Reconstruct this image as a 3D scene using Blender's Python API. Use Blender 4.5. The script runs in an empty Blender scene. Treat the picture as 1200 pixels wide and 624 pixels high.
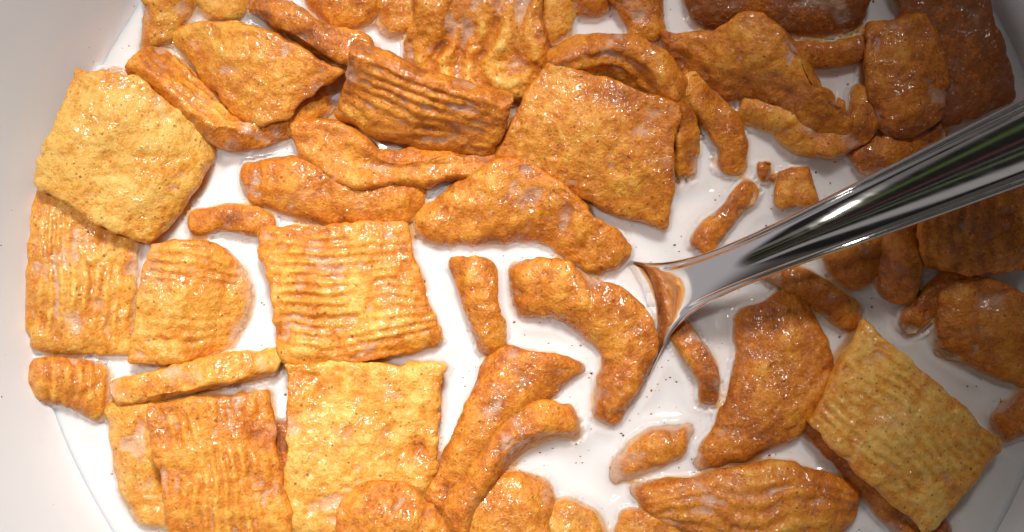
import bpy, math, random
import numpy as np
from mathutils import Vector

# ------------------------------------------------------------------ units
# Everything is laid out in "px" (1 px = 0.11 mm at the milk level) and scaled to metres.
S = 0.00011
CAMH = 1800.0                 # camera height above the milk, px
CX, CY = 600.0, 312.0         # image centre
BX, BY, BR = 640.0, 320.0, 603.0   # bowl axis and milk radius
SUR = 14.0                     # height the milk climbs where it wets something

scene = bpy.context.scene
COL = scene.collection
rng = np.random.default_rng(7)
random.seed(7)

def world_px(p):
    """seen position (x, y) with height z -> true position in px units, z up, y up"""
    p = np.asarray(p, float)
    k = (CAMH - p[..., 2]) / CAMH
    out = np.empty_like(p)
    out[..., 0] = (p[..., 0] - CX) * k
    out[..., 1] = -(p[..., 1] - CY) * k
    out[..., 2] = p[..., 2]
    return out

# ------------------------------------------------------------------ noise
def _hash(ix, iy, iz, seed):
    h = (ix.astype(np.uint32) * np.uint32(374761393) + iy.astype(np.uint32) * np.uint32(668265263)
         + iz.astype(np.uint32) * np.uint32(2147483647) + np.uint32(seed * 1013904223 & 0xffffffff))
    h = (h ^ (h >> np.uint32(13))) * np.uint32(1274126177)
    h = (h ^ (h >> np.uint32(16))) * np.uint32(2246822519)
    h = h ^ (h >> np.uint32(15))
    return h.astype(np.float64) / 4294967295.0 * 2 - 1

def vnoise(p, wave, seed=0):
    with np.errstate(over='ignore'):
        q = p / wave + 1000.0 + seed * 17.31
        i = np.floor(q).astype(np.int64)
        f = q - i
        f = f * f * f * (f * (f * 6 - 15) + 10)
        r = 0
        for dx in (0, 1):
            for dy in (0, 1):
                for dz in (0, 1):
                    w = (f[..., 0] if dx else 1 - f[..., 0]) * (f[..., 1] if dy else 1 - f[..., 1]) * (f[..., 2] if dz else 1 - f[..., 2])
                    r = r + w * _hash(i[..., 0] + dx, i[..., 1] + dy, i[..., 2] + dz, seed)
        return r

# ------------------------------------------------------------------ materials
def new_mat(name):
    m = bpy.data.materials.new(name)
    m.use_nodes = True
    nt = m.node_tree
    nt.nodes.clear()
    out = nt.nodes.new('ShaderNodeOutputMaterial')
    b = nt.nodes.new('ShaderNodeBsdfPrincipled')
    nt.links.new(b.outputs[0], out.inputs[0])
    return m, nt, b

class NB:
    def __init__(self, nt): self.nt = nt
    def n(self, t, **kw):
        o = self.nt.nodes.new(t)
        for k, v in kw.items(): setattr(o, k, v)
        return o
    def l(self, a, b): self.nt.links.new(a, b)
    def val(self, sock, v):
        if hasattr(v, 'is_linked') or isinstance(v, bpy.types.NodeSocket): self.l(v, sock)
        else: sock.default_value = v
    def math(self, op, a, b=0.0, c=0.0, clamp=False):
        o = self.n('ShaderNodeMath', operation=op, use_clamp=clamp)
        self.val(o.inputs[0], a); self.val(o.inputs[1], b); self.val(o.inputs[2], c)
        return o.outputs[0]
    def ramp(self, v, lo, hi, a=0.0, b=1.0, smooth=True):
        o = self.n('ShaderNodeMapRange', interpolation_type='SMOOTHSTEP' if smooth else 'LINEAR')
        self.val(o.inputs[0], v)
        o.inputs[1].default_value = lo; o.inputs[2].default_value = hi
        o.inputs[3].default_value = a; o.inputs[4].default_value = b
        return o.outputs[0]
    def mix(self, f, a, b):
        o = self.n('ShaderNodeMix', data_type='RGBA')
        self.val(o.inputs[0], f)
        for s, v in ((o.inputs[6], a), (o.inputs[7], b)):
            if isinstance(v, bpy.types.NodeSocket): self.l(v, s)
            else: s.default_value = (*v, 1)
        return o.outputs[2]
    def noise(self, vec, wave_px, detail=3.0, rough=0.55, dist=0.0):
        o = self.n('ShaderNodeTexNoise')
        self.l(vec, o.inputs['Vector'])
        o.inputs['Scale'].default_value = 1.0 / (wave_px * S)
        o.inputs['Detail'].default_value = detail
        o.inputs['Roughness'].default_value = rough
        o.inputs['Distortion'].default_value = dist
        return o.outputs['Fac']
    def bump(self, h, dist_px, strength=1.0, normal=None):
        o = self.n('ShaderNodeBump')
        o.inputs['Strength'].default_value = strength
        o.inputs['Distance'].default_value = dist_px * S
        self.l(h, o.inputs['Height'])
        if normal is not None: self.l(normal, o.inputs['Normal'])
        return o.outputs[0]

MILKCOL = (0.86, 0.83, 0.80)

def cereal_material():
    m, nt, b = new_mat('toasted_cinnamon_cereal')
    k = NB(nt)
    tc = k.n('ShaderNodeTexCoord')
    oi = k.n('ShaderNodeObjectInfo')
    off = k.n('ShaderNodeVectorMath', operation='SCALE')
    comb = k.n('ShaderNodeCombineXYZ')
    k.l(oi.outputs['Random'], comb.inputs[0]); comb.inputs[1].default_value = 0.37
    k.l(oi.outputs['Random'], comb.inputs[2])
    k.l(comb.outputs[0], off.inputs[0]); off.inputs['Scale'].default_value = 1.3
    add = k.n('ShaderNodeVectorMath', operation='ADD')
    k.l(tc.outputs['Object'], add.inputs[0]); k.l(off.outputs[0], add.inputs[1])
    vec = add.outputs[0]
    at = k.n('ShaderNodeAttribute', attribute_name='relief')           # per vertex relief
    ed = k.n('ShaderNodeAttribute', attribute_name='rim')              # 1 at the edge of the flake
    tn = k.n('ShaderNodeAttribute', attribute_name='tone', attribute_type='OBJECT')
    relief = at.outputs['Fac']
    n_big = k.noise(vec, 60, 3, 0.6)
    n_mid = k.noise(vec, 18, 4, 0.65, 0.4)
    n_fine = k.noise(vec, 5, 3, 0.7)
    n_grit = k.noise(vec, 2.6, 2, 0.6)
    # colour: tone + relief + blotches
    t = k.math('MULTIPLY_ADD', n_big, 0.55, -0.275)
    t = k.math('ADD', t, k.math('MULTIPLY_ADD', n_mid, 1.0, -0.5))
    t = k.math('ADD', t, k.math('ADD', k.math('MULTIPLY_ADD', n_fine, 0.7, -0.35), k.math('MULTIPLY_ADD', n_grit, 0.5, -0.25)))
    t = k.math('ADD', t, k.math('MULTIPLY', relief, -0.20))
    t = k.math('ADD', t, k.math('MULTIPLY', ed.outputs['Fac'], 0.15))
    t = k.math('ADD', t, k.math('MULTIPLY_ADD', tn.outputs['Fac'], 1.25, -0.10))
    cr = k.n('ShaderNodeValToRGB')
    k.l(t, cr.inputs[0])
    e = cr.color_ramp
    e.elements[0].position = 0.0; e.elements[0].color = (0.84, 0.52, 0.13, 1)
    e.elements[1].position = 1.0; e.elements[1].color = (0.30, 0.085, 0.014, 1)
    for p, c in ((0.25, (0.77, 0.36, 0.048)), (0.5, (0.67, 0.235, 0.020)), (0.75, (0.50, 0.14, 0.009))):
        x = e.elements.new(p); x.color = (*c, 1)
    col = cr.outputs[0]
    # cinnamon specks of three sizes
    for wave, size, amount, dark in ((9, 0.24, 0.5, 0.85), (24, 0.10, 0.4, 0.95), (5.5, 0.28, 0.5, 0.75)):
        v = k.n('ShaderNodeTexVoronoi'); k.l(vec, v.inputs['Vector'])
        v.inputs['Scale'].default_value = 1.0 / (wave * S)
        sep = k.n('ShaderNodeSeparateColor'); k.l(v.outputs['Color'], sep.inputs[0])
        dd = k.math('ADD', v.outputs['Distance'], k.math('MULTIPLY_ADD', n_fine, 0.25, -0.125))
        near = k.ramp(dd, size, size * 0.5)
        on = k.math('LESS_THAN', sep.outputs[0], amount)
        mask = k.math('MULTIPLY', k.math('MULTIPLY', near, on), k.math('MULTIPLY', sep.outputs[1], dark))
        col = k.mix(mask, col, (0.22, 0.07, 0.018))
    # sugar: pale tiny grains
    v = k.n('ShaderNodeTexVoronoi'); k.l(vec, v.inputs['Vector']); v.inputs['Scale'].default_value = 1.0 / (7 * S)
    sep = k.n('ShaderNodeSeparateColor'); k.l(v.outputs['Color'], sep.inputs[0])
    sug = k.math('MULTIPLY', k.ramp(v.outputs['Distance'], 0.3, 0.1), k.math('LESS_THAN', sep.outputs[2], 0.28))
    col = k.mix(k.math('MULTIPLY', sug, 0.35), col, (0.86, 0.64, 0.36))
    # milk film: soaked rim close to the milk level and thin residue in hollows
    geo = k.n('ShaderNodeNewGeometry')
    sx = k.n('ShaderNodeSeparateXYZ'); k.l(geo.outputs['Position'], sx.inputs[0])
    z = k.math('DIVIDE', sx.outputs[2], S)
    z = k.math('ADD', z, k.math('MULTIPLY_ADD', n_mid, -10, 5))
    film = k.ramp(z, SUR + 5.5, SUR - 1.0)
    n_res = k.noise(vec, 75, 2, 0.5)
    res = k.ramp(k.math('ADD', n_res, k.math('MULTIPLY', relief, -0.10)), 0.62, 0.85, 0.0, 0.12)
    soak = k.math('MAXIMUM', k.math('MULTIPLY', film, 0.45), res)
    patch = k.ramp(k.noise(vec, 48, 2, 0.5), 0.47, 0.60)
    groove = k.math('MULTIPLY', k.math('MULTIPLY', k.ramp(relief, -0.25, -0.85), patch), 0.33)
    soak = k.math('MAXIMUM', soak, groove)
    col = k.mix(soak, col, (0.88, 0.77, 0.66))
    k.l(col, b.inputs['Base Color'])
    # relief of the crumb, wet gloss in patches
    bh = k.math('ADD', k.math('MULTIPLY', n_fine, 0.7), k.math('MULTIPLY_ADD', n_grit, 0.3, n_mid))
    bmp = k.bump(bh, 2.7, 1.0)
    k.l(bmp, b.inputs['Normal'])
    k.val(b.inputs['Roughness'], k.ramp(n_mid, 0.35, 0.7, 0.38, 0.62))
    b.inputs['Specular IOR Level'].default_value = 0.4
    wet = k.ramp(k.noise(vec, 30, 3, 0.6), 0.42, 0.62, 0.05, 0.85)
    k.l(wet, b.inputs['Coat Weight'])
    b.inputs['Coat Roughness'].default_value = 0.13
    b.inputs['Coat IOR'].default_value = 1.55
    cb = k.noise(vec, 12, 2, 0.5, 0.8)
    k.l(k.bump(cb, 4.5, 1.0), b.inputs['Coat Normal'])
    b.inputs['Subsurface Weight'].default_value = 0.6
    b.inputs['Subsurface Radius'].default_value = (1.0, 0.45, 0.15)
    b.inputs['Subsurface Scale'].default_value = 0.0009
    return m

def milk_material():
    m, nt, b = new_mat('milk')
    k = NB(nt)
    tc = k.n('ShaderNodeTexCoord')
    nz = k.noise(tc.outputs['Object'], 160, 2, 0.5)
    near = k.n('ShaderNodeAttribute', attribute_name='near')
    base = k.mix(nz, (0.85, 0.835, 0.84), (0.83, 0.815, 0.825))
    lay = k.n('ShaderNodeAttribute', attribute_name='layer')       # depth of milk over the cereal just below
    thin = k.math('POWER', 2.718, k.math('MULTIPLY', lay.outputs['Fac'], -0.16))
    base = k.mix(k.math('MULTIPLY', near.outputs['Fac'], 0.75), base, (0.80, 0.705, 0.685))  # stained milk round the pieces, with lilac shade of narrow gaps painted in
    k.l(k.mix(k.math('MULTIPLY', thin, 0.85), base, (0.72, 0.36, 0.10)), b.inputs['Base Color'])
    b.inputs['Roughness'].default_value = 0.09
    b.inputs['IOR'].default_value = 1.35
    b.inputs['Subsurface Weight'].default_value = 1.0
    b.inputs['Subsurface Radius'].default_value = (1.0, 0.8, 0.65)
    b.inputs['Subsurface Scale'].default_value = 0.0018
    k.l(k.bump(k.noise(tc.outputs['Object'], 40, 1, 0.5), 1.0, 0.4), b.inputs['Normal'])
    return m

def ceramic_material():
    m, nt, b = new_mat('white_glazed_ceramic')
    k = NB(nt)
    tc = k.n('ShaderNodeTexCoord')
    nz = k.noise(tc.outputs['Object'], 220, 3, 0.55)
    fl = k.noise(tc.outputs['Object'], 26, 4, 0.7)
    c = k.mix(nz, (0.85, 0.85, 0.88), (0.80, 0.80, 0.835))
    c = k.mix(k.ramp(fl, 0.60, 0.80, 0.0, 0.25), c, (0.78, 0.68, 0.54))
    k.l(c, b.inputs['Base Color'])
    b.inputs['Roughness'].default_value = 0.32
    b.inputs['Coat Weight'].default_value = 0.7
    b.inputs['Coat Roughness'].default_value = 0.10
    k.l(k.bump(k.noise(tc.outputs['Object'], 130, 2, 0.5), 5.0, 0.6), b.inputs['Coat Normal'])
    return m

def steel_material():
    m, nt, b = new_mat('polished_stainless_steel')
    k = NB(nt)
    tc = k.n('ShaderNodeTexCoord')
    mp = k.n('ShaderNodeMapping'); k.l(tc.outputs['Object'], mp.inputs[0])
    mp.inputs['Rotation'].default_value = (0, 0, math.radians(-23.5))
    mp.inputs['Scale'].default_value = (0.05, 1, 1)
    sc = k.noise(mp.outputs[0], 7, 3, 0.6)
    b.inputs['Base Color'].default_value = (0.78, 0.75, 0.73, 1)
    b.inputs['Metallic'].default_value = 1.0
    k.val(b.inputs['Roughness'], k.ramp(sc, 0.3, 0.7, 0.07, 0.11))
    return m

def speck_material():
    m, nt, b = new_mat('ground_cinnamon')
    k = NB(nt)
    gi = k.n('ShaderNodeNewGeometry')
    k.l(k.mix(gi.outputs['Random Per Island'], (0.10, 0.03, 0.010), (0.42, 0.19, 0.07)), b.inputs['Base Color'])
    b.inputs['Roughness'].default_value = 0.5
    return m

M_CEREAL = cereal_material()
M_MILK = milk_material()
M_BOWL = ceramic_material()
M_STEEL = steel_material()
M_SPECK = speck_material()

# ------------------------------------------------------------------ mesh helpers
def mesh_object(name, verts, quads, mat, origin=None, tris=None, smooth=True):
    """verts in px units; the object's origin sits at ORIGIN (px), the mesh is stored in metres"""
    v = np.asarray(verts, float)
    o0 = v.mean(0) if origin is None else np.asarray(origin, float)
    v = (v - o0) * S
    me = bpy.data.meshes.new(name)
    quads = np.asarray(quads, np.int32)
    n3 = 0 if tris is None else len(tris)
    me.vertices.add(len(v)); me.vertices.foreach_set('co', v.astype(np.float32).ravel())
    loops = quads.ravel()
    starts = np.arange(len(quads), dtype=np.int32) * 4
    if n3:
        tris = np.asarray(tris, np.int32)
        starts = np.concatenate([starts, len(loops) + np.arange(n3, dtype=np.int32) * 3])
        loops = np.concatenate([loops, tris.ravel()])
    me.loops.add(len(loops)); me.loops.foreach_set('vertex_index', loops)
    me.polygons.add(len(starts)); me.polygons.foreach_set('loop_start', starts)
    me.update(calc_edges=True)
    me.polygons.foreach_set('use_smooth', np.full(len(starts), smooth))
    me.validate()
    me.materials.append(mat)
    ob = bpy.data.objects.new(name, me)
    ob.location = o0 * S
    COL.objects.link(ob)
    return ob

def point_attr(ob, name, a):
    at = ob.data.attributes.new(name, 'FLOAT', 'POINT')
    at.data.foreach_set('value', np.asarray(a, np.float32))

def tag(o, label=None, category=None, group=None, kind=None):
    for kx, vx in (('label', label), ('category', category), ('group', group), ('kind', kind)):
        if vx: o[kx] = vx

def spline(P, t):
    """smooth interpolation of control points P (n, ...) at parameters t in 0..1"""
    P = np.asarray(P, float); n = len(P)
    if n == 2:
        tt = t.reshape(-1, *([1] * (P.ndim - 1)))
        return P[0] * (1 - tt) + P[1] * tt
    Q = np.concatenate([[2 * P[0] - P[1]], P, [2 * P[-1] - P[-2]]])
    x = np.clip(t, 0, 1) * (n - 1)
    i = np.minimum(x.astype(int), n - 2); f = (x - i).reshape(-1, *([1] * (P.ndim - 1)))
    a, b_, c, d = Q[i], Q[i + 1], Q[i + 2], Q[i + 3]
    return 0.5 * (2 * b_ + (c - a) * f + (2 * a - 5 * b_ + 4 * c - d) * f ** 2 + (3 * b_ - a - 3 * c + d) * f ** 3)

def edge_samples(n, frac=0.45):
    s = np.linspace(0, 1, n)
    return (1 - frac) * s + frac * (0.5 - 0.5 * np.cos(np.pi * s))

solids = []               # vertices of every flake
contact_pts = []          # points of everything that crosses the milk level (for the meniscus)

GROW = 0.5
GROUP = 'toasted cinnamon cereal squares floating in the milk'
n_made = 0

def flake(net, label, thick=23, tone=0.5, ridge=None, nr=9, ramp_=2.4, rough=1.0, category='cereal piece', warp=1.0, stand=False):
    """a toasted flake: NET is rows of (seen x, seen y, height) control points of its middle surface"""
    global n_made
    n_made += 1
    seed = n_made
    net = np.array(net, float)
    z_ = net[..., 2]
    if stand:
        net[..., 2] = np.where(z_ > 16, 18 + (z_ - 16) * 0.85, z_ + 2)
    else:
        net[..., 2] = np.where(z_ > 12, 10 + (z_ - 12) * 0.62 + np.clip(z_ - 45, 0, 100) * 0.38, z_ - 2)
    def grow(a0, a1, g):
        d_ = a0 - a1; d_[..., 2] = 0
        return a0 + d_ / (np.linalg.norm(d_, axis=-1, keepdims=True) + 1e-6) * g
    def low(e): return GROW + (0 if stand else 4.0) * np.clip((24 - e[..., 2]) / 10, 0, 1)[..., None]
    l_, r_ = grow(net[:, 0].copy(), net[:, 1], low(net[:, 0])), grow(net[:, -1].copy(), net[:, -2], low(net[:, -1]))
    net[:, 0], net[:, -1] = l_, r_
    if not stand:
        l_, r_ = grow(net[0].copy(), net[1], low(net[0])), grow(net[-1].copy(), net[-2], low(net[-1]))
        net[0], net[-1] = l_, r_
    net = world_px(net)
    lu = np.linalg.norm(np.diff(net, axis=1), axis=2).sum(1).mean()     # length along a row
    lv = np.linalg.norm(np.diff(net, axis=0), axis=2).sum(0).mean()
    nu = int(np.clip(lu / 1.7, 26, 130)); nv = int(np.clip(lv / 1.7, 26, 130))
    us, vs = edge_samples(nu), edge_samples(nv)
    A = spline(net, vs)                                   # nv, cols, 3
    Mid = spline(np.swapaxes(A, 0, 1), us)                # nu, nv, 3
    Mid = np.swapaxes(Mid, 0, 1)                          # nv, nu, 3
    # ragged outline and slow buckling of the sheet
    a = np.abs(2 * us - 1)[None, :]; b = np.abs(2 * vs - 1)[:, None]
    rim = np.maximum(a, b) ** 4
    for ax in (0, 1):
        Mid[..., ax] += (vnoise(Mid, 45, seed * 3 + ax) * 3.2 + vnoise(Mid, 16, seed * 3 + ax + 50) * 2.0) * rim * warp
    Mid[..., 2] += vnoise(Mid, 70, seed + 200) * 5.0 * rough * np.clip((Mid[..., 2] - 6) / 16, 0, 1)
    if not stand:                                        # soaked borders sag under the milk
        lowness = np.clip((30 - Mid[..., 2]) / 14, 0, 1)
        edge_px = np.minimum(np.minimum(us, 1 - us)[None, :] * lu, np.minimum(vs, 1 - vs)[:, None] * lv)
        sag = np.clip(1 - edge_px / 15, 0, 1) ** 2
        Mid[..., 2] -= sag * lowness * (11 + 9 * vnoise(Mid, 60, seed + 210))
    tu = np.gradient(Mid, axis=1); tv = np.gradient(Mid, axis=0)
    N = np.cross(tu, tv); N /= np.linalg.norm(N, axis=2, keepdims=True) + 1e-9
    if N[..., 2].mean() < 0: N = -N
    r = thick * 0.5
    du = np.minimum(us, 1 - us)[None, :] * lu / r
    dv = np.minimum(vs, 1 - vs)[:, None] * lv / r
    pe = 3.2 if stand else 3.6
    def prof(d): return (1 - (1 - np.clip(d, 0, 1)) ** pe) ** (1 / pe)
    w = prof(du) * prof(dv)
    th = r * w * (1 + 0.12 * vnoise(Mid, 55, seed + 300))
    top = Mid + N * th[..., None]
    bot = Mid - N * th[..., None]
    idx_t = np.arange(nv * nu).reshape(nv, nu)
    idx_b = idx_t + nv * nu
    bd = np.zeros((nv, nu), bool); bd[0] = bd[-1] = True; bd[:, 0] = bd[:, -1] = True
    idx_b = np.where(bd, idx_t, idx_b)
    V = np.concatenate([top.reshape(-1, 3), bot.reshape(-1, 3)])
    def quads(ix): return np.stack([ix[:-1, :-1], ix[:-1, 1:], ix[1:, 1:], ix[1:, :-1]], -1).reshape(-1, 4)
    Qt, Qb = quads(idx_t), quads(idx_b)[:, ::-1]
    # orientation: make the top face outwards
    p = V[Qt[len(Qt) // 2]]
    nn = np.cross(p[1] - p[0], p[3] - p[0])
    if np.dot(nn, N.reshape(-1, 3)[Qt[len(Qt) // 2, 0]]) < 0:
        Qt, Qb = Qt[:, ::-1], Qb[:, ::-1]
    Q = np.concatenate([Qt, Qb])
    used = np.unique(Q); remap = np.full(len(V), -1); remap[used] = np.arange(len(used))
    uv = np.stack(np.meshgrid(us, vs), -1).reshape(-1, 2); uv = np.concatenate([uv, uv])[used]
    rimv = np.concatenate([rim.ravel(), rim.ravel()])[used]
    V = V[used]; Q = remap[Q]
    # vertex normals
    fn = np.cross(V[Q[:, 2]] - V[Q[:, 0]], V[Q[:, 3]] - V[Q[:, 1]])
    VN = np.zeros_like(V)
    for c in range(4): np.add.at(VN, Q[:, c], fn)
    VN /= np.linalg.norm(VN, axis=1, keepdims=True) + 1e-9
    h = vnoise(V, 34, seed + 1) * (3.2 if stand else 2.4) + vnoise(V, 15, seed + 2) * 1.5 + vnoise(V, 7.5, seed + 3) * 1.0 + vnoise(V, 4.2, seed + 4) * 0.45
    h *= rough
    pits = np.clip(vnoise(V, 20, seed + 5) - 0.45, 0, 1) * -5.0 * rough
    h += pits
    if ridge:
        cc = uv[:, 1] if ridge == 'u' else uv[:, 0]
        cc = cc + 0.35 / nr * vnoise(V, 60, seed + 6) * 1.2 + 0.12 / nr * vnoise(V, 22, seed + 16)
        rd = np.sin(cc * nr * 1.45 * 2 * np.pi)
        rd = np.sign(rd) * np.abs(rd) ** 0.8
        amp = ramp_ * np.clip(0.75 + 0.9 * vnoise(V, 36, seed + 7) + 0.4 * vnoise(V, 14, seed + 8), 0, 2)
        h += rd * amp * 0.6 * (1 - rimv)
    V = V + VN * h[:, None]
    ob = mesh_object('cereal_square', V, Q, M_CEREAL)
    point_attr(ob, 'relief', np.clip(h / 3.2, -2, 2))
    point_attr(ob, 'rim', rimv)
    ob['tone'] = float(tone)
    tag(ob, label, category, GROUP)
    solids.append(V)
    return ob

def strip(path, label, thick=34, depth=60, lean=(0, 0), tone=0.5, **kw):
    """a flake standing on its edge: PATH runs along the middle of the upper edge"""
    P = np.array(path, float)
    low = P.copy(); low[:, 0] += lean[0]; low[:, 1] += lean[1]; low[:, 2] -= depth
    mid = (P + low) / 2
    return flake([P.tolist(), mid.tolist(), low.tolist()], label, thick=thick + 1, tone=tone, stand=True, **kw)

# ------------------------------------------------------------------ cereal
flake([[(92,83,55),(150,90,62),(203,126,54),(247,174,24)],
       [(67,148,58),(125,165,70),(185,184,62),(222,224,34)],
       [(42,212,44),(85,243,54),(130,270,54),(172,288,40)]],
      'broad pale golden square tilted against the white wall, nearest the upper left of the bowl', tone=0.14, rough=1.0)
flake([[(48,222,24),(100,250,30),(160,283,12)],
       [(35,320,34),(95,325,40),(150,335,12)],
       [(40,404,26),(95,408,32),(147,408,10)]],
      'golden square with vertical grooves flat against the left wall, under the pale tilted square', tone=0.26, ridge='v', nr=7)
flake([[(177,286,44),(235,282,40),(274,312,12)],
       [(160,345,48),(225,350,44),(292,355,8)],
       [(154,424,40),(200,424,36),(268,405,8)]],
      'golden square with its right edge dipping under the milk, left of the big grooved square', tone=0.30, ridge='u', nr=8, ramp_=1.6)
strip([(226,262,20),(270,256,26),(322,266,20)], 'small knobbly orange tip poking out above the dipping golden square', thick=32, depth=40, tone=0.5)
flake([[(303,270,34),(390,262,42),(476,262,34)],
       [(320,345,38),(405,342,46),(494,335,36)],
       [(337,420,28),(430,420,34),(514,402,26)]],
      'large flat golden square with glossy crosswise grooves, left of the bowl centre', tone=0.34, ridge='u', nr=10, ramp_=2.4)
flake([[(334,426,40),(425,424,44),(518,431,34)],
       [(336,520,44),(425,520,46),(513,520,36)],
       [(333,618,34),(410,622,34),(493,590,13)]],
      'large pale golden square with blistered surface below the big crosswise grooved square', tone=0.20, rough=1.2)
strip([(128,461,40),(185,446,45),(255,431,42),(327,417,28)], 'thin pale strip on edge lying over the ridged square at lower left', thick=34, depth=60, lean=(4,12), tone=0.2)
flake([[(42,426,22),(80,424,28),(118,432,14)],
       [(41,446,28),(80,448,36),(118,462,16)],
       [(45,463,20),(80,472,26),(116,486,14)]],
      'small ridged orange corner touching the left wall below the vertical grooved square', tone=0.42, ridge='v', nr=5)
flake([[(128,474,26),(158,472,34),(186,472,18)],
       [(138,530,26),(165,532,34),(188,538,16)],
       [(150,580,22),(175,582,28),(198,590,12)],
       [(168,607,14),(190,610,18),(212,614,14)]],
      'narrow pale strip running down beside the left edge of the ridged square at lower left', tone=0.22)
flake([[(171,476,56),(240,466,58),(314,460,40)],
       [(187,550,60),(255,548,62),(328,545,42)],
       [(205,655,44),(275,655,46),(345,652,34)]],
      'orange square with lengthwise ridges and wet glints, cut off by the lower left edge', tone=0.42, ridge='v', nr=8, ramp_=3.0)
flake([[(316,500,15),(348,494,15)],[(308,560,14),(342,564,14)]],
      'small dark orange scrap wedged between the ridged square and the pale blistered square', tone=0.7)
flake([[(172,-22,40),(198,-24,42),(228,-20,34)],[(171,20,34),(194,18,34),(218,14,22)],[(173,53,16),(184,52,18),(197,44,12)]],
      'golden corner pointing down from the top edge, first piece from the left', tone=0.32, thick=20)
flake([[(233,-25,24),(262,-25,28),(292,-25,24)],[(238,3,22),(262,3,26),(287,1,20)],[(252,17,14),(265,19,15),(278,14,13)]],
      'tiny rounded golden piece at the top edge, second from the left', tone=0.28, thick=20)
flake([[(205,38,28),(260,26,46),(330,45,60),(402,84,66)],
       [(242,88,36),(285,85,54),(330,92,60),(372,106,58)],
       [(290,138,38),(303,146,46),(315,146,50),(332,131,50)]],
      'bent golden square with a curled lower tip, resting on a curled strip at upper left', tone=0.36)
strip([(152,77,38),(188,108,46),(224,141,46),(258,166,40),(303,162,36),(345,143,30),(380,116,22)],
      'long curled strip bent like a smile under the bent golden square', thick=32, depth=46, lean=(25,-27), tone=0.42, ridge='u', nr=3, ramp_=3.0)
strip([(122,90,13),(152,96,13)], 'sliver of cereal peeking out above the pale tilted square', thick=20, depth=24, tone=0.5)
strip([(298,-10,70),(340,18,74),(385,44,74),(434,60,66)], 'orange strip on edge running from the top edge to the dark ridged slab', thick=34, depth=80, lean=(-4,12), tone=0.5)
flake([[(412,49,96),(500,85,96),(600,117,86)],
       [(405,88,70),(490,122,74),(592,147,62)],
       [(399,130,30),(475,162,28),(577,173,26)]],
      'dark orange slab with lengthwise grooves propped on its side, shading the milk under it', tone=0.48, ridge='u', nr=5, ramp_=2.4, thick=30)
flake([[(340,146,36),(395,141,48),(450,177,50),(520,177,46),(590,183,36)],
       [(350,163,34),(387,172,36),(440,194,38),(500,195,36),(587,192,32)],
       [(364,186,30),(395,212,44),(430,221,50),(490,216,46),(584,202,30)]],
      'long leaf shaped curl with a pointed right end, below the dark grooved slab', tone=0.46, thick=22)
flake([[(291,200,20),(340,189,32),(410,207,32),(491,220,22)],
       [(291,216,20),(345,222,34),(410,236,34),(489,239,22)],
       [(304,236,12),(360,249,16),(420,261,18),(479,257,14)]],
      'flattened orange piece half sunk in milk below the leaf shaped curl', tone=0.5, thick=24)
flake([[(480,-45,44),(560,-45,54),(632,-45,50)],
       [(484,20,38),(560,25,46),(638,20,54)],
       [(486,72,22),(555,85,30),(643,68,44)],
       [(530,96,10),(590,116,14),(628,96,20)]],
      'crumpled brownish square with deep dark creases at the top edge, above the dark grooved slab', tone=0.42, ridge='v', nr=3, ramp_=5.5, rough=1.5)
flake([[(440,-22,24),(468,-22,28),(498,-22,26)],[(443,12,20),(468,14,24),(494,10,20)],[(452,34,10),(466,36,12),(480,33,10)]],
      'small rounded orange piece at the top edge, just left of the crumpled square', tone=0.48, thick=20)
flake([[(360,-25,30),(400,-25,34),(442,-25,28)],[(370,6,24),(405,8,28),(441,4,20)],[(395,28,12),(410,30,13),(427,27,10)]],
      'dull orange corner at the top edge above the orange strip on edge', tone=0.58, thick=20)
flake([[(630,-22,30),(650,-22,32),(670,-22,26)],[(633,18,26),(650,18,28),(665,16,20)],[(638,48,12),(648,50,13),(659,45,11)]],
      'short golden tab at the top edge, touching the right side of the crumpled square', tone=0.36, thick=18)
flake([[(662,-25,30),(690,-25,34),(718,-25,30)],[(672,13,14),(690,15,16),(708,12,14)]],
      'barely showing orange piece at the top edge above a pool of milk', tone=0.55, thick=18)
flake([[(700,-25,34),(740,-25,40),(778,-25,34)],[(717,-2,34),(745,2,38),(773,5,28)],[(740,26,24),(756,28,26),(771,30,20)],[(746,42,12),(756,44,14),(767,43,12)]],
      'orange spur pointing down from the top edge above the curled loop', tone=0.55, thick=18)
strip([(640,72,48),(690,49,62),(742,47,68),(784,76,64),(805,128,48),(807,206,14)],
      'curled loop with a dark hollow, arching behind the large flat square', thick=30, depth=55, lean=(-20,40), tone=0.48, ridge='u', nr=2)
strip([(800,95,38),(834,122,42),(860,163,34),(856,203,14)], 'short rounded finger shaped strip just right of the curled loop', thick=38, depth=50, lean=(-10,5), tone=0.46)
flake([[(640,76,54),(720,97,64),(797,121,66)],
       [(602,130,52),(690,155,64),(790,192,60)],
       [(580,182,32),(670,225,38),(780,264,28)]],
      'large flat square with milk smears in front of the curled loop, top centre', tone=0.44, rough=0.9)
flake([[(496,263,16),(540,214,30),(600,183,46),(655,208,50),(702,255,44),(733,292,26)],
       [(500,272,15),(550,245,32),(605,228,46),(650,240,46),(690,275,36),(722,306,22)],
       [(515,278,11),(560,278,16),(610,276,18),(643,279,16),(672,300,16),(700,316,12)]],
      'wide arch shaped piece with brown crust, below the large flat square', tone=0.5, rough=1.3)
flake([[(776,38,36),(830,42,58),(878,13,82),(918,34,86),(955,93,80),(997,135,46)],
       [(785,55,36),(835,72,56),(890,62,80),(930,82,78),(960,119,66),(993,149,38)],
       [(800,86,16),(850,107,22),(890,112,30),(920,131,28),(950,149,22),(981,161,16)]],
      'big humped orange piece bent over the pale crescent, upper right', tone=0.54, rough=1.2)
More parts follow.
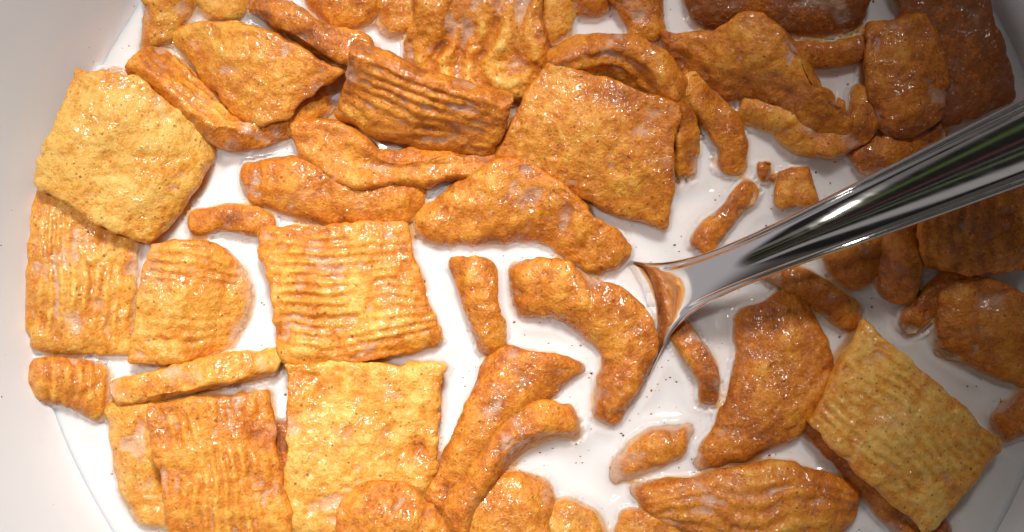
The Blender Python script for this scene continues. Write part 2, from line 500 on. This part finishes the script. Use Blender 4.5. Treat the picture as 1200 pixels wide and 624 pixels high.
strip([(866,132,22),(905,139,34),(940,164,38),(985,166,38),(1013,143,36),(1016,103,26)],
      'pale crescent curling up under the humped orange piece', thick=38, depth=50, lean=(4,-16), tone=0.36)
strip([(928,63,20),(970,66,26),(1020,54,20)], 'short orange bar lying level between the humped piece and a dark square', thick=30, depth=40, tone=0.56)
flake([[(1020,35,38),(1055,24,46),(1086,14,40)],
       [(1014,92,42),(1060,90,54),(1107,70,44)],
       [(1036,152,32),(1066,157,38),(1101,136,32)]],
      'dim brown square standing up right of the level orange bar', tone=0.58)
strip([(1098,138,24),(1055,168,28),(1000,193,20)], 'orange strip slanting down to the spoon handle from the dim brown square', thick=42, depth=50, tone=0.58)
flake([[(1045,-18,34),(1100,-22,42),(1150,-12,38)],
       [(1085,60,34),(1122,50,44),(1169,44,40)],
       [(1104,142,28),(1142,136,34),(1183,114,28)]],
      'brown square, toned darker for the shade, against the shaded wall at the upper right', tone=0.85)  # darker tone paints in the shade of this corner
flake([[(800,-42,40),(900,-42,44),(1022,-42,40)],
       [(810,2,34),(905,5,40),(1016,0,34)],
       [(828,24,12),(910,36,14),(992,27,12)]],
      'wide shaded brown piece along the top edge above the humped orange piece', tone=0.85)  # upper right shade deepened through the piece's own tone
flake([[(532,306,24),(556,304,40),(578,316,34)],
       [(550,350,24),(566,350,42),(582,358,36)],
       [(571,412,16),(578,414,24),(585,408,20)]],
      'small upright wedge with a bent top standing alone in milk at the centre', tone=0.46, thick=22)
flake([[(601,317,18),(650,308,34),(705,331,38),(755,363,38),(768,400,36),(745,450,28),(716,492,14)],
       [(605,342,18),(650,338,38),(697,358,42),(733,385,42),(741,412,40),(727,454,30),(709,490,14)],
       [(613,364,12),(650,362,20),(690,385,24),(712,405,24),(715,425,22),(708,455,18),(702,482,12)]],
      'hook shaped brown piece touching the base of the spoon', tone=0.52, thick=24, rough=1.2)
flake([[(582,414,24),(625,411,34),(679,429,20)],
       [(556,465,32),(590,460,44),(613,478,28)],
       [(530,525,30),(552,525,40),(560,540,28)],
       [(497,588,16),(515,598,20),(531,595,16)]],
      'long orange piece with a broad upper end, behind the curved strip at lower centre', tone=0.52, thick=24)
strip([(672,489,26),(632,487,42),(592,505,48),(562,545,46),(537,590,42),(520,645,34)],
      'curved strip like a cane beside the long orange piece, lower centre', thick=36, depth=60, lean=(14,14), tone=0.46)
flake([[(546,645,26),(600,650,36),(652,645,26)],[(553,600,24),(600,592,38),(642,592,22)],[(575,567,13),(606,561,20),(638,572,12)]],
      'rounded golden piece at the bottom edge right of the cane shaped strip', tone=0.44, thick=22)
flake([[(628,600,12),(665,591,20),(692,601,13)],[(615,650,26),(665,655,34),(718,645,24)]],
      'low golden corner at the bottom edge, fourth piece from the left along the bottom', tone=0.38, thick=20)
flake([[(735,604,12),(765,601,16),(792,612,12)],[(722,655,20),(765,655,26),(802,655,20)]],
      'sunken orange corner at the bottom edge beside the ridged leaf shaped piece', tone=0.5, thick=18)
flake([[(390,645,74),(455,650,80),(536,645,70)],[(400,606,74),(455,602,88),(519,611,72)],[(424,574,62),(450,567,72),(483,581,62)]],
      'crumbly rounded lump at the bottom edge over the pale blistered square', tone=0.52, rough=1.5)
flake([[(724,540,12),(760,511,19),(803,505,14)],[(721,551,12),(762,530,24),(802,515,14)],[(722,561,10),(760,549,15),(800,526,12)]],
      'small lens shaped piece afloat alone in the milk below the spoon', tone=0.48, thick=18)
flake([[(748,578,18),(810,562,30),(880,545,36),(950,555,32),(999,578,18)],
       [(762,590,22),(820,592,38),(885,590,46),(950,590,40),(997,592,20)],
       [(770,605,14),(830,632,22),(890,642,26),(950,634,22),(988,612,14)]],
      'ridged leaf shaped piece lying level at the bottom edge below the lens shaped piece', tone=0.48, ridge='u', nr=4, ramp_=2.8)
strip([(794,380,18),(815,408,28),(832,443,28),(829,474,16)], 'short thin strip in the milk just right of the spoon shoulder', thick=30, depth=50, lean=(-6,4), tone=0.54)
flake([[(870,372,20),(900,357,30),(928,346,22)],
       [(868,430,26),(915,420,40),(962,402,30)],
       [(845,495,22),(905,485,40),(971,450,36)],
       [(822,545,12),(880,527,22),(943,492,22)]],
      'brown orange square with a folded lower corner below the spoon handle', tone=0.54)
flake([[(1012,378,44),(1090,445,54),(1168,520,40)],
       [(978,435,56),(1050,500,66),(1130,575,52)],
       [(945,492,46),(1010,560,54),(1083,622,40)]],
      'large tan square with diagonal grooves at the lower right', tone=0.2, ridge='u', nr=8, ramp_=2.4, thick=34)
flake([[(948,505,14),(1015,575,16),(1080,650,16)],[(985,470,14),(1050,545,16),(1110,620,16)]],
      'dark orange slab added under the large tan square as its shaded side', tone=0.66, thick=26)  # added slab, its dark tone paints the tan square's shaded side
strip([(884,306,18),(930,328,28),(973,356,28),(1006,380,16)], 'orange strip slanting down right from under the spoon handle', thick=34, depth=50, tone=0.52)
flake([[(962,284,20),(1002,270,30),(1034,266,24)],[(975,307,20),(1004,305,32),(1031,300,22)],[(993,328,14),(1006,334,16),(1020,324,13)]],
      'small triangular piece just under the spoon handle', tone=0.5, thick=22)
strip([(1053,250,40),(1052,300,40),(1048,352,22)], 'thick upright bar coming down from under the spoon handle', thick=50, depth=50, tone=0.54)
strip([(1132,318,20),(1095,350,24),(1057,386,14)], 'shaded strip slanting left below the thick upright bar', thick=36, depth=40, tone=0.58)
flake([[(1078,240,60),(1140,215,66),(1215,190,60)],
       [(1076,278,60),(1140,268,70),(1217,255,62)],
       [(1080,308,44),(1140,319,50),(1202,316,44)]],
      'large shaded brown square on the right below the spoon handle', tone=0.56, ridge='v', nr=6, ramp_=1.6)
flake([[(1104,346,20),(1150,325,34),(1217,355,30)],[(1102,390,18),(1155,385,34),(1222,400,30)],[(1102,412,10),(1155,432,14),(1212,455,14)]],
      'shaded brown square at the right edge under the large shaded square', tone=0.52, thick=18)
flake([[(1167,494,12),(1218,430,26)],[(1180,509,12),(1228,497,24)]],
      'dark brown tip at the right edge beside the large tan square', tone=0.62, thick=20)
strip([(880,216,18),(850,254,26),(816,292,18)], 'narrow strip slanting up to the right just above the spoon neck', thick=28, depth=40, tone=0.5)
flake([[(918,204,24),(947,196,30)],[(914,240,24),(958,236,30)]],
      'golden scrap half hidden above the spoon handle', tone=0.44, thick=18)
strip([(893,190,22),(899,214,20)], 'tiny orange crumb standing in the milk below the pale crescent', thick=18, depth=26, tone=0.55)

# ------------------------------------------------------------------ spoon
def build_spoon():
    root_p = world_px(np.array([775., 345., 30.]))
    # stations along the axis: (seen x, seen y, z, half width, depth of cup, roll)
    ang = math.atan2(338 - 150, 1200 - 775)
    d = np.array([math.cos(ang), math.sin(ang), 0]); nrm = np.array([d[1], -d[0], 0])   # nrm points down-right in the picture
    base = world_px(np.array([776., 345., 30.])); base[2] = 0
    # t<0 toward the handle, t>0 into the bowl ; along = -t
    st = [  # along, z, halfw, cup, roll
        (-500, -90, 20, 6, 0.16), (-470, -104, 95, 40, 0.16), (-400, -122, 160, 70, 0.18), (-300, -122, 186, 84, 0.20), (-200, -95, 176, 78, 0.22),
        (-120, -55, 140, 58, 0.24), (-75, -22, 104, 34, 0.24), (-45, -2, 76, 20, 0.22), (-20, 20, 51, 9, 0.18), (5, 43, 36, 1, 0.13),
        (35, 69, 28, -6, 0.08), (80, 99, 25, -9, 0.03), (140, 126, 26.5, -8.5, 0), (210, 145, 31, -6.5, 0), (300, 161, 36.5, -5.5, 0),
        (420, 176, 43, -5.2, 0), (560, 187, 49, -5.2, 0), (760, 192, 58, -6, 0), (980, 186, 70, -6, 0), (1120, 176, 74, -6, 0), (1175, 171, 60, -5, 0), (1196, 169, 22, -2, 0)]
    st = np.array(st, float)
    # resample smoothly
    x = np.concatenate([[0], np.cumsum(np.hypot(np.diff(st[:, 0]), np.diff(st[:, 1])))])
    ns = 260
    xs = np.linspace(0, x[-1], ns)
    def pch(y):                       # monotone cubic
        h = np.diff(x); dl = np.diff(y) / h
        m = np.zeros_like(y)
        for i in range(1, len(y) - 1):
            if dl[i - 1] * dl[i] > 0:
                w1, w2 = 2 * h[i] + h[i - 1], h[i] + 2 * h[i - 1]
                m[i] = (w1 + w2) / (w1 / dl[i - 1] + w2 / dl[i])
        m[0], m[-1] = dl[0], dl[-1]
        i = np.clip(np.searchsorted(x, xs, 'right') - 1, 0, len(h) - 1)
        t = (xs - x[i]) / h[i]
        return ((2 * t**3 - 3 * t**2 + 1) * y[i] + (t**3 - 2 * t**2 + t) * h[i] * m[i] + (-2 * t**3 + 3 * t**2) * y[i + 1] + (t**3 - t**2) * h[i] * m[i + 1])
    al, zz, hw, cup, roll = (pch(st[:, i]) for i in range(5))
    # smooth the path once more so reflections flow
    for arr in (al, zz, hw, cup, roll):
        for _ in range(10):
            arr[1:-1] = 0.25 * arr[:-2] + 0.5 * arr[1:-1] + 0.25 * arr[2:]
    C = base + al[:, None] * d
    C[:, 2] = zz
    T = np.gradient(C, axis=0); T /= np.linalg.norm(T, axis=1, keepdims=True)
    side = np.cos(roll)[:, None] * nrm + np.sin(roll)[:, None] * np.array([0, 0, 1.])
    up = np.cross(side, T); up *= np.sign(up[:, 2:3]); up /= np.linalg.norm(up, axis=1, keepdims=True)
    nc = 44
    s = np.linspace(-1, 1, nc); s = np.sign(s) * (1 - (1 - np.abs(s)) ** 1.35)
    rings = []
    for i in range(ns):
        c = cup[i]
        if c >= 0: zt = -c * (1 - np.abs(s) ** 2.2)
        else:                                     # handle: gently domed with a bevelled border on both sides
            zt = -c * (1 - s ** 2)
            zt = zt - 2.2 * np.exp(-((np.abs(s) - 0.80) / 0.06) ** 2) * min(1, -c / 4)
        thick = 9.0 if c < 0 else 8.0
        ed = (1 - np.clip((np.abs(s) - 0.86) / 0.14, 0, 1) ** 2.2)
        rnd = 3.2 * (1 - ed)
        topz = zt - rnd
        botz = zt - thick - (3.0 * (1 - s ** 2) if c < 0 else 0) + rnd
        a = C[i] + side[i] * (s * hw[i])[:, None] + up[i] * topz[:, None]
        b = C[i] + side[i] * (s * hw[i])[:, None] + up[i] * botz[:, None]
        rings.append(np.concatenate([a, b[::-1]]))
    R = np.array(rings); m = R.shape[1]
    split = int(np.argmin(np.abs(al - 20)))
    V = R.reshape(-1, 3)
    idx = np.arange(ns * m).reshape(ns, m)
    nx = np.roll(idx, -1, 1)
    Q = np.stack([idx[:-1], idx[1:], nx[1:], nx[:-1]], -1)
    # consistent outward normals for the whole spoon, so the two parts shade as one piece
    fn = np.cross(V[Q[..., 2]] - V[Q[..., 0]], V[Q[..., 3]] - V[Q[..., 1]])
    mid_top = fn[ns // 2, nc // 2]
    if mid_top[2] < 0: Q = Q[..., ::-1]; fn = -fn
    VN = np.zeros_like(V)
    for c in range(4): np.add.at(VN, Q[..., c].ravel(), fn.reshape(-1, 3))
    VN /= np.linalg.norm(VN, axis=1, keepdims=True) + 1e-12
    root = bpy.data.objects.new('spoon', None); COL.objects.link(root)
    root.location = root_p * S
    root.empty_display_size = 0.01
    tag(root, 'polished steel spoon dipped in the milk with its handle rising to the upper right', 'spoon')
    for nm, i0, i1 in (('bowl', 0, split), ('handle', split, ns - 1)):
        q = Q[i0:i1].reshape(-1, 4)
        capq = []
        used = np.unique(q); rm = np.full(len(V), -1); rm[used] = np.arange(len(used))
        ob = mesh_object(nm, V[used], rm[q], M_STEEL, origin=root_p)
        ob.data.normals_split_custom_set_from_vertices([tuple(v) for v in VN[used]])
        ob.location = (0, 0, 0); ob.parent = root
    contact_pts.append(V[(V[:, 2] > 0) & (V[:, 2] < 10)])
    Vt = R[:, :nc]
    # dense contact samples of the bowl part
    sub = R[:split + 1]
    dense = np.concatenate([sub[:-1] * (1 - f) + sub[1:] * f for f in (0, 0.33, 0.66)]).reshape(-1, 3)
    contact_pts.append(dense[(dense[:, 2] > 0) & (dense[:, 2] < 10)])
build_spoon()

# ------------------------------------------------------------------ bowl
BC = world_px(np.array([BX, BY, 0.]))
def bowl_scale(deg):
    """the hand-thrown bowl is a little out of round"""
    return 1 - 0.060 * np.exp(-((deg - 148) / 24) ** 2) - 0.028 * np.exp(-((deg - 212) / 20) ** 2)
inner = [(0, -330), (150, -330), (300, -316), (400, -280), (480, -215), (540, -130), (580, -55), (BR, 0), (BR + 42, 56), (BR + 86, 106), (BR + 122, 142), (BR + 132, 152)]
def prof_smooth(P, n):
    P = np.array(P, float)
    return spline(P, np.linspace(0, 1, n))
pin = prof_smooth(inner, 90)
rim = [(BR + 138, 157), (BR + 147, 160), (BR + 157, 158), (BR + 163, 150)]
outer = [(BR + 158, 132), (BR + 132, 98), (BR + 92, 48), (BR + 54, 0), (626, -55), (588, -130), (530, -215), (456, -290), (380, -345), (345, -362), (335, -395), (312, -395), (300, -362), (150, -362), (0, -362)]
pout = prof_smooth([rim[0], rim[1], rim[2], rim[3]] + outer, 120)
prof = np.concatenate([pin[:-1], pout])
def build_bowl():
    na = 160
    th = np.linspace(0, 2 * np.pi, na, endpoint=False)
    V, Q, Tq = [], [], []
    body = prof[1:-1]
    fb = bowl_scale(np.degrees(th))
    for r, z in body:
        V.append(np.stack([BC[0] + r * fb * np.cos(th), BC[1] + r * fb * np.sin(th), np.full(na, z)], -1))
    V = np.concatenate(V); n = len(body)
    idx = np.arange(n * na).reshape(n, na); nx = np.roll(idx, -1, 1)
    Q = np.stack([idx[:-1], nx[:-1], nx[1:], idx[1:]], -1).reshape(-1, 4)
    c0, c1 = len(V), len(V) + 1
    V = np.concatenate([V, [[BC[0], BC[1], prof[0][1]], [BC[0], BC[1], prof[-1][1]]]])
    T = [(c0, nx[0, j], idx[0, j])[::-1] for j in range(na)] + [(c1, idx[-1, j], nx[-1, j])[::-1] for j in range(na)]
    ob = mesh_object('cereal_bowl', V, Q, M_BOWL, origin=(BC[0], BC[1], -395), tris=T)
    tag(ob, 'round white glazed ceramic bowl holding the milk and cereal', 'bowl')
build_bowl()

# ------------------------------------------------------------------ milk, with a meniscus round everything it wets
GS = 2.5
half = 620.0
gn = int(2 * half / GS) + 1
gx = BC[0] - half + np.arange(gn) * GS
gy = BC[1] - half + np.arange(gn) * GS
def build_milk():
    D = np.full((gn, gn), 1e6)
    pts = np.concatenate(contact_pts)
    ix = np.round((pts[:, 0] - gx[0]) / GS).astype(int); iy = np.round((pts[:, 1] - gy[0]) / GS).astype(int)
    ok = (ix >= 0) & (ix < gn) & (iy >= 0) & (iy < gn)
    D[iy[ok], ix[ok]] = 0
    ztop = np.full((gn, gn), -60.0)
    solid = np.zeros((gn, gn), bool); deep = solid.copy()
    for V in solids:
        fx = (V[:, 0] - gx[0]) / GS; fy = (V[:, 1] - gy[0]) / GS
        zt = np.full((gn, gn), -1e6); zb_ = np.full((gn, gn), 1e6)
        for ax in (np.floor, np.ceil):
            for ay in (np.floor, np.ceil):
                jx = ax(fx).astype(int); jy = ay(fy).astype(int)
                g = (jx >= 0) & (jx < gn) & (jy >= 0) & (jy < gn)
                np.maximum.at(zt, (jy[g], jx[g]), V[g, 2]); np.minimum.at(zb_, (jy[g], jx[g]), V[g, 2])
        ztop = np.maximum(ztop, zt)
        solid |= (zt > SUR + 1.5) & (zb_ < SUR - 2)
        deep |= (zt > SUR + 6) & (zb_ < SUR - 2)
    D[solid] = 0
    core = deep.copy()
    for _ in range(3):
        P = np.pad(core, 1, constant_values=False)
        core = P[:-2, 1:-1] & P[2:, 1:-1] & P[1:-1, :-2] & P[1:-1, 2:] & core
    X, Y = np.meshgrid(gx, gy)
    rr = np.hypot(X - BC[0], Y - BC[1])
    Db = np.clip((BR + 3) * bowl_scale(np.degrees(np.arctan2(Y - BC[1], X - BC[0])) % 360) - rr, 0, None)
    offs = [(a, b) for a in (-2, -1, 0, 1, 2) for b in (-2, -1, 0, 1, 2) if (abs(a), abs(b)) in ((0, 1), (1, 0), (1, 1), (1, 2), (2, 1))]
    for _ in range(34):
        P = np.pad(D, 2, constant_values=1e6)
        for a, b in offs:
            D = np.minimum(D, P[2 + a:2 + a + gn, 2 + b:2 + b + gn] + math.hypot(a, b) * GS)
    for _ in range(14):
        P = np.pad(D, 1, mode='edge')
        D = (P[:-2, 1:-1] + P[2:, 1:-1] + P[1:-1, :-2] + P[1:-1, 2:] + 4 * D) / 8
    h = SUR * np.exp(-np.maximum(D - 2.5, 0) / 12.0) + 10 * np.exp(-Db / 16.0)
    h = np.minimum(h, SUR + 1)
    nz = np.stack([X, Y, np.zeros_like(X)], -1)
    h += vnoise(nz, 130, 900) * 1.2 + vnoise(nz, 42, 901) * 0.45
    for _ in range(7):
        P = np.pad(h, 1, mode='edge')
        h = (P[:-2, 1:-1] + P[2:, 1:-1] + P[1:-1, :-2] + P[1:-1, 2:] + 4 * h) / 8
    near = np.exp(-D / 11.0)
    h = np.where(core, np.minimum(h, -4), h)
    sm = np.clip((9 - ztop) / 9, 0, 1); sm = sm * sm * (3 - 2 * sm)
    h = np.minimum(h, ztop - 2.5 + 8.5 * sm + np.where(ztop < -1, 60, 0))
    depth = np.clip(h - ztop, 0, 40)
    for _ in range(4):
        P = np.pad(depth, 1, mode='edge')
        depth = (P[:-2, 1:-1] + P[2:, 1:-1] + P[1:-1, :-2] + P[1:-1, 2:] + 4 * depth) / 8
    ang_ = np.degrees(np.arctan2(Y - BC[1], X - BC[0])) % 360
    fr = bowl_scale(ang_)
    inside = rr <= (BR + 15) * fr
    zb = np.interp(rr / fr, pin[:, 0], pin[:, 1])
    zb = np.minimum(zb + 0.0, h - 6)
    idx = np.full((gn, gn), -1); idx[inside] = np.arange(inside.sum())
    cell = inside[:-1, :-1] & inside[1:, :-1] & inside[:-1, 1:] & inside[1:, 1:]
    q = np.stack([idx[:-1, :-1][cell], idx[:-1, 1:][cell], idx[1:, 1:][cell], idx[1:, :-1][cell]], -1)
    nt = inside.sum()
    top = np.stack([X[inside], Y[inside], h[inside]], -1)
    bot = np.stack([X[inside], Y[inside], zb[inside]], -1)
    qb = q[:, ::-1] + nt
    # stitch the border
    e = np.concatenate([q[:, [0, 1]], q[:, [1, 2]], q[:, [2, 3]], q[:, [3, 0]]])
    key = np.sort(e, 1); k1 = key[:, 0].astype(np.int64) * nt + key[:, 1]
    u, inv, cnt = np.unique(k1, return_inverse=True, return_counts=True)
    be = e[cnt[inv] == 1]
    side = np.stack([be[:, 1], be[:, 0], be[:, 0] + nt, be[:, 1] + nt], -1)
    ob = mesh_object('milk', np.concatenate([top, bot]), np.concatenate([q, qb, side]), M_MILK, origin=(BC[0], BC[1], 0))
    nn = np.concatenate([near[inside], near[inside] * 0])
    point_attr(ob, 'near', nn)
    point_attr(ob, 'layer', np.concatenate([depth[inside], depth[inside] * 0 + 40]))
    tag(ob, 'white milk filling the bowl around the cereal and the spoon', 'milk')
    return h, D, rr
H, DIST, RR = build_milk()

# ------------------------------------------------------------------ cinnamon grains on the milk and the bowl wall
def build_specks():
    V, Q, T = [], [], []
    def grain(p, r, n=None):
        k = len(V)
        a0 = random.uniform(0, 6.28); el = random.uniform(0.5, 1.0)
        for j in range(6):
            a = a0 + j * math.pi / 3
            rr_ = r * random.uniform(0.6, 1.1)
            V.append((p[0] + math.cos(a) * rr_, p[1] + math.sin(a) * rr_ * el, p[2]))
        V.append((p[0], p[1], p[2] + r * 0.5)); V.append((p[0], p[1], p[2] - r * 0.5))
        for j in range(6):
            T.append((k + j, k + (j + 1) % 6, k + 6)); T.append((k + (j + 1) % 6, k + j, k + 7))
    n = 0
    while n < 1150:
        i, j = random.randrange(gn), random.randrange(gn)
        if RR[i, j] > (BR - 4) * 0.94 or DIST[i, j] < 4: continue
        if random.random() > 0.35 + 0.65 * math.exp(-DIST[i, j] / 25): continue
        r = 0.6 + 1.5 * random.random() ** 2.5
        grain((gx[j], gy[i], H[i, j] + 0.1), r); n += 1
    for _ in range(44):                                # stuck to the wall above the milk
        a = math.radians(random.uniform(120, 245)); z = random.uniform(6, 120) * random.random() + 6
        r0 = np.interp(z, pin[:, 1], pin[:, 0]) * float(bowl_scale(math.degrees(a)))
        grain((BC[0] + (r0 - 0.3) * math.cos(a), BC[1] + (r0 - 0.3) * math.sin(a), z), 0.5 + 1.0 * random.random() ** 3)
    ob = mesh_object('cinnamon_specks', V, np.zeros((0, 4), np.int32), M_SPECK, tris=T)
    tag(ob, 'fine brown cinnamon specks floating on the milk and stuck to the bowl', 'cinnamon specks', kind='stuff')
build_specks()

# ------------------------------------------------------------------ table under the bowl
def build_table():
    m, nt, b = new_mat('dark_wood')
    k = NB(nt); tc = k.n('ShaderNodeTexCoord')
    mp = k.n('ShaderNodeMapping'); k.l(tc.outputs['Object'], mp.inputs[0]); mp.inputs['Scale'].default_value = (0.12, 1, 1)
    nz = k.noise(mp.outputs[0], 60, 5, 0.6, 0.6)
    k.l(k.mix(nz, (0.10, 0.055, 0.03), (0.19, 0.11, 0.06)), b.inputs['Base Color'])
    b.inputs['Roughness'].default_value = 0.45
    a = 4500.0; z1, z0 = -395.6, -600.0
    V = [(sx * a, sy * a * 0.7, z) for z in (z0, z1) for sx, sy in ((-1, -1), (1, -1), (1, 1), (-1, 1))]
    Q = [(3, 2, 1, 0), (4, 5, 6, 7), (0, 1, 5, 4), (1, 2, 6, 5), (2, 3, 7, 6), (3, 0, 4, 7)]
    ob = mesh_object('table_surface', V, Q, m, origin=(0, 0, z1), smooth=False)
    ob['kind'] = 'structure'
build_table()

# ------------------------------------------------------------------ world: a dim room, brighter to the left, colour bands above added for the spoon's reflections
def build_world():
    w = bpy.data.worlds.new('World'); scene.world = w
    w.use_nodes = True
    nt = w.node_tree; nt.nodes.clear(); k = NB(nt)
    out = k.n('ShaderNodeOutputWorld'); bg = k.n('ShaderNodeBackground'); k.l(bg.outputs[0], out.inputs[0])
    tc = k.n('ShaderNodeTexCoord')
    sp = k.n('ShaderNodeSeparateXYZ'); k.l(tc.outputs['Generated'], sp.inputs[0])
    x, y, z = sp.outputs
    left = k.ramp(x, -0.15, -0.75)
    c = k.mix(left, (0.10, 0.09, 0.085), (0.68, 0.64, 0.66))
    zen = k.ramp(z, 0.60, 0.74)
    c = k.mix(zen, c, (0.018, 0.018, 0.016))
    # colour bands added overhead for the spoon to reflect, running along the handle's direction
    q = k.math('ADD', k.math('MULTIPLY', x, 0.40), k.math('MULTIPLY', y, -0.917))
    def band(c, q0, wid, col, s):
        f = k.math('MULTIPLY', k.ramp(k.math('ABSOLUTE', k.math('SUBTRACT', q, q0)), wid, wid * 0.4), k.ramp(z, 0.62, 0.74))
        return k.mix(k.math('MULTIPLY', f, s), c, col)
    c = band(c, -0.14, 0.035, (0.10, 0.14, 0.045), 1.0)
    c = band(c, 0.02, 0.02, (0.16, 0.06, 0.06), 0.9)
    c = band(c, 0.10, 0.012, (0.18, 0.175, 0.165), 0.9)
    c = band(c, 0.17, 0.02, (0.16, 0.20, 0.10), 0.9)
    c = band(c, -0.32, 0.09, (0.26, 0.24, 0.22), 0.9)
    c = band(c, 0.34, 0.09, (0.5, 0.48, 0.47), 0.9)
    k.l(c, bg.inputs[0]); bg.inputs[1].default_value = 0.6
build_world()

# ------------------------------------------------------------------ lamps
def aim(ob, target):
    v = Vector(target) - ob.location
    ob.rotation_euler = v.to_track_quat('-Z', 'Y').to_euler()

def px3(x, y, z): return Vector(((x - CX) * S, -(y - CY) * S, z * S))

L = bpy.data.lights.new('kitchen_lamp', 'SPOT')
L.energy = 15.0; L.color = (1.0, 0.945, 0.875)
L.shadow_soft_size = 0.045; L.spot_size = math.radians(17.6); L.spot_blend = 1.0
key = bpy.data.objects.new('kitchen_lamp', L); COL.objects.link(key)
key.location = px3(820, -2300, 3700)
aim(key, px3(390, 450, 0))

L2 = bpy.data.lights.new('fill_lamp', 'SPOT')  # unseen fill added for extra wet glints and softer shadows
L2.energy = 5.6; L2.color = (1.0, 0.95, 0.90)
L2.shadow_soft_size = 0.016; L2.spot_size = math.radians(17); L2.spot_blend = 1.0
fill = bpy.data.objects.new('fill_lamp', L2); COL.objects.link(fill)
fill.location = px3(-500, -500, 4600)
aim(fill, px3(360, 420, 0))

# ------------------------------------------------------------------ camera
cd = bpy.data.cameras.new('camera')
cam = bpy.data.objects.new('camera', cd); COL.objects.link(cam)
cam.location = (0, 0, CAMH * S)
cd.sensor_width = 36
cd.lens = 36 * CAMH / 1200.0
cd.clip_start = 0.01; cd.clip_end = 20
cd.dof.use_dof = True
cd.dof.focus_distance = (CAMH - 35) * S
cd.dof.aperture_fstop = cd.lens / 1000 / 0.0016      # a phone-sized aperture, 1.6 mm
scene.camera = cam
scene.view_settings.view_transform = 'Standard'
scene.view_settings.look = 'None'
scene.view_settings.exposure = 0
scene.render.engine = 'CYCLES'
scene.cycles.use_denoising = True
scene.cycles.max_bounces = 8
